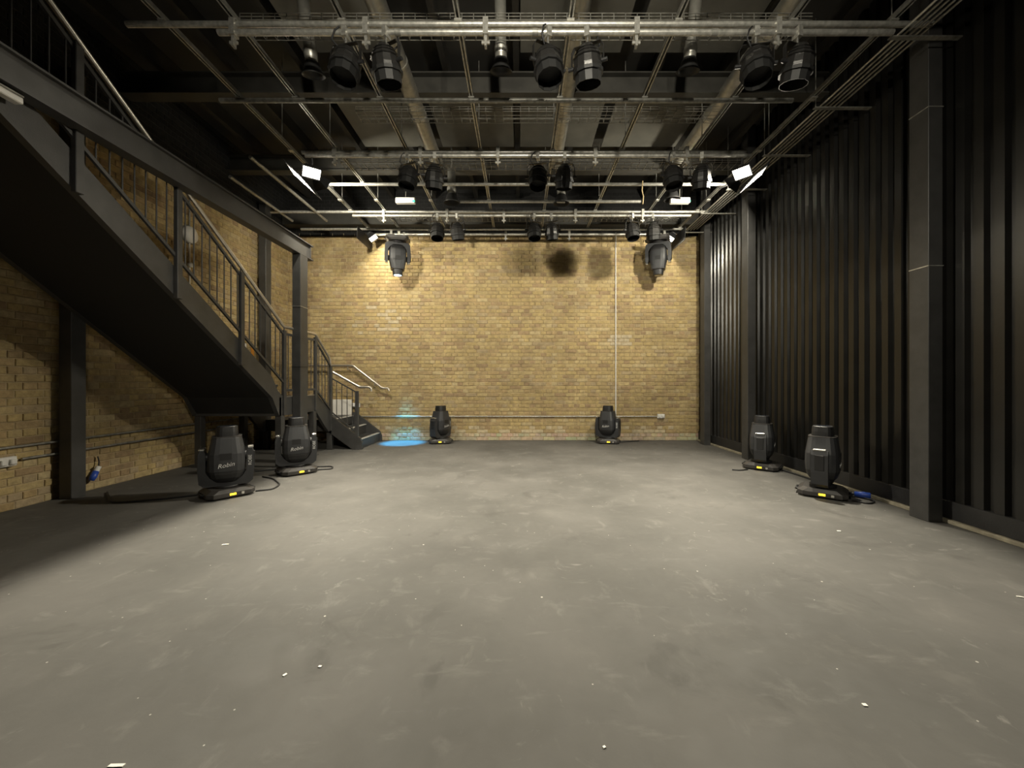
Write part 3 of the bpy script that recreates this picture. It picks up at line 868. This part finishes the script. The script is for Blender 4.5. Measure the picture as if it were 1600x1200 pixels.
# ------------------------------------------------------------------ moving head lights
def text_mesh(s, size, shear, m, name, parent, mw):
    cu = bpy.data.curves.new(name,'FONT'); cu.body=s; cu.size=size; cu.shear=shear; cu.align_x='CENTER'; cu.align_y='CENTER'; cu.extrude=.0006; cu.resolution_u=3
    tmp = bpy.data.objects.new('tmp',cu); C.objects.link(tmp)
    dg = bpy.context.evaluated_depsgraph_get()
    me = bpy.data.meshes.new_from_object(tmp.evaluated_get(dg))
    bpy.data.objects.remove(tmp); bpy.data.curves.remove(cu)
    me.transform(mw); me.materials.clear(); me.materials.append(m)
    o = bpy.data.objects.new(name,me); C.objects.link(o); o.parent=parent
    return o
def make_head(base_rot, name='moving_head_light', lens='lens'):
    t = thing(name,'x','stage light',(0,0,0))
    # base (its own turn about z)
    B = Matrix.Rotation(base_rot,4,'Z')
    def rot(mb): mb.v=[tuple(B@Vector(v)) for v in mb.v]; return mb
    b = MB()
    hx,hy=.215,.195; c=.05
    oc=lambda hx,hy,c:[(-hx+c,-hy),(hx-c,-hy),(hx,-hy+c),(hx,hy-c),(hx-c,hy),(-hx+c,hy),(-hx,hy-c),(-hx,-hy+c)]
    lay=[(oc(hx-.01,hy-.01,c),.012),(oc(hx,hy,c),.025),(oc(hx,hy,c),.062),(oc(hx-.05,hy-.02,c),.098)]
    vs=[(x,y,z) for p,z in lay for x,y in p]; fs=[tuple(range(7,-1,-1)),tuple(range(24,32))]
    for l in range(3):
        for i in range(8): fs.append((l*8+i,l*8+(i+1)%8,(l+1)*8+(i+1)%8,(l+1)*8+i))
    b.add(vs,fs); base = rot(b).build('base',M['base_grey'],t)
    rot(MB().box(-.028,.028,-hy-.0025,-hy+.004,.034,.055)).build('display',M['display'],base)
    rot(MB().box(.075,.10,-hy-.006,-hy+.004,.03,.055)).build('socket',M['chrome'],base)
    for s in (-1,1):
        rot(MB().tube([(s*(hx-.03),-.07,.05),(s*(hx+.018),-.065,.05),(s*(hx+.018),.065,.05),(s*(hx-.03),.07,.05)],.009,8)).build('carry_handle',M['housing_dark'],base)
    for sx_ in (-1,1):
        for sy_ in (-1,1):
            rot(MB().lathe([(0,0),(.022,0),(.022,.014),(0,.014)],10,Matrix.Translation((sx_*.15,sy_*.13,0)))).build('foot',M['rubber'],base)
    MB().lathe([(0,.096),(.12,.096),(.12,.12),(0,.12)],20).build('pan_bearing',M['housing_dark'],t)
    # yoke
    half=[(.0,.118),(.19,.118),(.232,.155),(.243,.28),(.238,.46),(.222,.505),(.19,.505),(.178,.47),(.176,.27),(.135,.20),(0,.19)]
    poly=half+[(-x,z) for x,z in half[::-1][1:-1]]
    yk = MB().prism(poly,'y',-.072,.072).build('yoke',M['housing'],t)
    for s in (-1,1):
        MB().bbox(s*.21-.026,s*.21+.026,-.055,.055,.500,.522,.005).build('arm_cap',M['chrome'],yk)
        MB().bbox(s*.243-.004,s*.243+.006,-.04,.04,.30,.46,.003).build('arm_cover',M['housing_dark'],yk)
        MB().tube([(s*.16,0,.42),(s*.185,0,.42)],.05,16).build('tilt_bearing',M['housing_dark'],yk)
    text_mesh('ROBE',.045,0,M['logo'],'arm_lettering',yk,Matrix.Translation((.208,-.0735,.37))@Matrix.Rotation(R(90),4,'X')@Matrix.Rotation(R(90),4,'Z'))
    # head
    hd = MB().loft([(.28,.325,.29),(.36,.33,.30),(.46,.325,.295),(.56,.285,.265),(.625,.262,.245),(.638,.25,.235)]).build('head',M['housing'],t)
    MB().loft([(.150,.16,.14),(.165,.21,.19),(.205,.275,.245),(.25,.312,.278),(.278,.318,.283)]).build('rear_cover',M['housing_dark'],hd)
    MB().loft([(.630,.200,.195),(.69,.196,.19),(.742,.185,.18),(.748,.17,.165)],28,3).build('nose',M['housing_dark'],hd)
    MB().lathe([(0,.7505),(.06,.750),(.072,.7485)],20).build('lens',M[lens],hd)
    for s in (-1,1):
        MB().box(-.05,.05,s*.150-.0015,s*.150+.0015,.40,.47).build('side_plate',M['housing_dark'],hd)
    MB().loft([(.634,.262,.247),(.642,.262,.247)]).build('trim_ring',M['base_grey'],hd)
    text_mesh('Robin',.062,.35,M['logo'],'logo',hd,Matrix.Translation((0.0,-.1495,.345))@Matrix.Rotation(R(90),4,'X')@Matrix.Rotation(R(8),4,'Z'))
    return t
def place_head(base_world, yoke_world, loc, label, flip=False, group='moving head lights standing on the floor', lens='lens'):
    t = make_head(base_world-yoke_world, lens=lens)
    t.location = loc
    t.rotation_euler = (R(180),0,yoke_world) if flip else (0,0,yoke_world)
    t['label']=label; t['group']=group
    return t
place_head(R(52), R(33), (-3.17,4.22,0), 'black moving head light on the floor nearest the stair flight')
place_head(R(48), R(30), (-3.01,5.25,0), 'black moving head light on the floor before the beam column')
place_head(R(8), R(62), (-1.60,7.84,0), 'black moving head light on the floor beside the blue light spot')
place_head(R(-10), R(-33), (1.76,7.84,0), 'black moving head light before the brick wall nearer the metal wall')
place_head(R(-42), R(52), (3.42,5.52,0), 'black moving head light at the metal wall, the farther one')
place_head(R(-40), R(45), (3.27,4.22,0), 'black moving head light at the metal wall, the nearer one')
hl = place_head(R(25), R(20), (-2.42,7.70,ZB-.075), 'black moving head light hanging on the rearmost bar with glowing blue lens', True, 'moving head lights hanging on the rearmost bar', 'lens_blue')
hr_ = place_head(R(-25), R(-24), (2.72,7.70,ZB-.075), 'black moving head light hanging on the rearmost bar, unlit, nearer the metal wall', True, 'moving head lights hanging on the rearmost bar')
for t in (hl,hr_):
    for s in (-1,1):
        b = MB(); b.box(s*.12-.02,s*.12+.02,-.03,.03,-.11,.012)
        b.build('bar_clamp',M['galv'],t)
# the blue beam of the lit head
sd = bpy.data.lights.new('beam','SPOT'); sd.energy = BEAM_W; sd.color=(.06,.50,1.0); sd.spot_size=R(17); sd.spot_blend=.6; sd.shadow_soft_size=.05
so = bpy.data.objects.new('beam',sd); C.objects.link(so)
so.location=(-2.42,7.70,ZB-.075-.775)
dirv = Vector((-2.36,7.85,0))-Vector(so.location)
so.rotation_euler = dirv.to_track_quat('-Z','Y').to_euler()

# ------------------------------------------------------------------ wall services
# back wall conduit and socket
tag(MB().tube([(-3.3,YB-.022,.505),(2.86,YB-.022,.505)],.0125,8).build('wall_conduit',M['galv']),'long horizontal conduit low on the far brick wall','conduit')
tag(MB().tube([(1.99,YB-.022,4.33),(1.99,YB-.022,.52)],.0125,8).build('wall_conduit',M['white']),'white vertical conduit running down the far brick wall','conduit')
def socket(name,loc,rz,label):
    t = thing(name,label,'socket',loc,rz)
    MB().bbox(-.075,.075,-.045,0,-.045,.045,.006).build('plate',M['white'],t)
    for s in (-1,1):
        MB().bbox(s*.035-.024,s*.035+.024,-.07,-.045,-.028,.024,.006).build('plug',M['white'],t)
    return t
socket('wall_socket',(2.93,YB-.002,.51),0,'white double socket at the end of the far wall conduit')
socket('wall_socket',(XL+.002,3.655,.47),R(90),'white double socket on the brick wall beside the column')
def lconduit(z,y0,y1,label,r=.0125):
    tag(MB().tube([(XL+.022,y0,z),(XL+.022,y1,z)],r,8).build('wall_conduit',M['galv_dull']),label,'conduit','conduits on the brick side wall')
lconduit(.60,2.6,7.9,'upper of the two conduits along the brick side wall')
lconduit(.475,3.78,7.0,'lower of the two conduits along the brick side wall')
# plug hanging by the column
t = thing('plug_connector','white and blue plug hanging on the wall beside the column','plug',(XL+.05,4.38,.14))
t.rotation_euler=(R(-28),0,0); t.scale=(.8,.8,.8)
MB().tube([(0,0,.10),(0,0,.17)],.032,12).build('cap',M['white'],t)
MB().lathe([(0,.10),(.036,.10),(.04,.02),(.03,-.03),(0,-.03)],12).build('shell',M['blue'],t)
MB().tube([(0,0,.16),(-.01,-.02,.24),(-.03,-.05,.30)],.008,6).build('lead',M['rubber'],t)
# round wall lamp
t = thing('bulkhead_lamp','round white wall lamp on the brick wall above the stairs','wall lamp',(XL,5.70,3.37))
RM = Matrix.Rotation(R(90),4,'Y')
MB().lathe([(.122,0),(.124,.03),(.115,.055),(.06,.075),(0,.08)],24,RM).build('diffuser',M['white'],t)
MB().lathe([(.135,0),(.135,.02),(.12,.03)],24,RM).build('rim',M['galv_dull'],t)
tag(MB().tube([(XL+.02,5.70,3.25),(XL+.02,5.70,2.35)],.011,8).build('wall_conduit',M['white']),'white vertical conduit below the round wall lamp','conduit')
tag(MB().tube([(XL+.02,5.70,3.50),(XL+.02,5.70,4.2)],.011,8).build('wall_conduit',M['galv_dull']),'grey vertical conduit above the round wall lamp','conduit')
tag(MB().lathe([(0,.0),(.035,0),(.035,.05),(0,.05)],12,Matrix.Translation((XL+.002,5.70,2.93))@RM).build('junction_box',M['white']),'small round white junction box on the conduit above the stairs','box')
# small notices on the wall behind the railing
tag(MB().bbox(XL,XL+.012,6.78,6.90,1.74,1.90,.003).build('notice',M['white']),'small white notice on brick wall behind the stair railing','notice')
tag(MB().bbox(XL,XL+.012,7.02,7.10,1.66,1.86,.003).build('notice',M['orange']),'small orange notice on brick wall behind the stair railing','notice')
# white board on the lower landing
t = tag(MB().bbox(-3.97,-3.50,8.085,8.11,.536,.86,.004).build('white_board',M['white_board']),'blank white board leaning on the brick wall at the bottom landing','board')
socket('wall_socket',(-3.42,YB-.002,.74),0,'small white socket beside the white board')
# batten light under the beam at the far left
t = thing('batten_light','unlit white batten light under the beam at the left edge','batten light',(-3.36,2.34,3.10))
MB().bbox(-.03,.03,-.6,.28,-.022,.022,.006).build('diffuser',M['white'],t)
MB().bbox(-.035,.035,-.6,.28,.022,.036,.004).build('tray',M['galv_dull'],t)
for yy in (-.4,.1): MB().box(-.01,.01,yy-.01,yy+.01,.036,.05).build('hanger',M['galv_dull'],t)
# ------------------------------------------------------------------ cables and litter
def cable(pts,label,r=.009):
    tag(MB().tube(smooth_path([Vector(p) for p in pts],.15,5),r,8).build('power_cable',M['rubber']),label,'cable','black cables on the floor')
z=.009
cable([(-2.95,4.35,z),(-2.80,4.42,z),(-2.84,4.62,z),(-3.1,4.9,z),(-3.3,5.0,z)],'black cable looping behind the moving head nearest the stair flight')
cable([(-3.30,4.30,z),(-3.7,4.05,z),(-4.1,3.9,z),(-4.55,4.3,z)],'black cable running from the nearest moving head under the stairs')
cable([(-2.80,5.40,z),(-2.62,5.45,z),(-2.70,5.62,z),(-3.2,5.55,z),(-3.6,5.3,z)],'black cable behind the moving head before the beam column')
cable([(3.40,4.20,z),(3.58,4.12,z),(3.62,3.98,z),(3.48,3.88,z),(3.40,4.0,z)],'black cable coiled beside the nearer moving head at the metal wall')
cable([(3.46,4.25,z),(3.60,4.5,z),(3.62,5.0,z),(3.60,5.4,z)],'black cable joining the two moving heads at the metal wall')
cable([(3.16,5.42,z),(3.02,5.36,z),(2.93,5.40,z)],'short black cable tail beside the farther moving head at the metal wall')
cable([(1.95,7.85,z),(2.2,7.95,z),(2.45,8.05,z)],'short black cable beside the moving head before the brick wall')
t = thing('plug_connector','blue power connector on the floor beside the nearer moving head','plug',(3.60,4.10,.035),R(-40))
MB().lathe([(0,-.07),(.026,-.07),(.034,-.01),(.034,.05),(.028,.06),(0,.06)],14,Matrix.Rotation(R(90),4,'Y')).build('shell',M['blue'],t)
MB().tube([(-.07,0,0),(-.12,0,-.012)],.016,10).build('gland',M['rubber'],t)
def fl_pt(px,py):
    Y = 610*CAMZ/(py-597); return ((px-813)*Y/610, Y)
for px,py,L,W,rz,lab in ((352,851,.045,.013,12,'white tape scrap on the floor in front of the stairs'),
    (1311,830,.028,.014,-10,'white scrap on the floor near the metal wall column'),
    (445,1055,.016,.010,60,'small white chip on the open floor, left of a pale chip'),
    (500,1042,.014,.010,0,'pale chip on the open floor in the near left quarter'),
    (1351,1102,.016,.012,0,'white chip on the floor in the near right quarter'),
    (1594,933,.03,.012,-25,'white scrap on the floor at the right edge'),
    (182,1197,.05,.010,2,'white tape strip on the floor at the bottom left corner'),
    (944,1168,.010,.008,30,'tiny white chip on the floor near the bottom middle')):
    x,y = fl_pt(px,py)
    b = MB().prism([(-L/2,-W/2),(L*.46,-W*.55),(L/2,W*.45),(-L*.45,W/2)],'z',0,.003)
    o = b.build('tape_scrap',M['tape']); o.location=(x,y,.0005); o.rotation_euler=(0,0,R(rz))
    tag(o,lab,'scrap','white scraps on the floor')
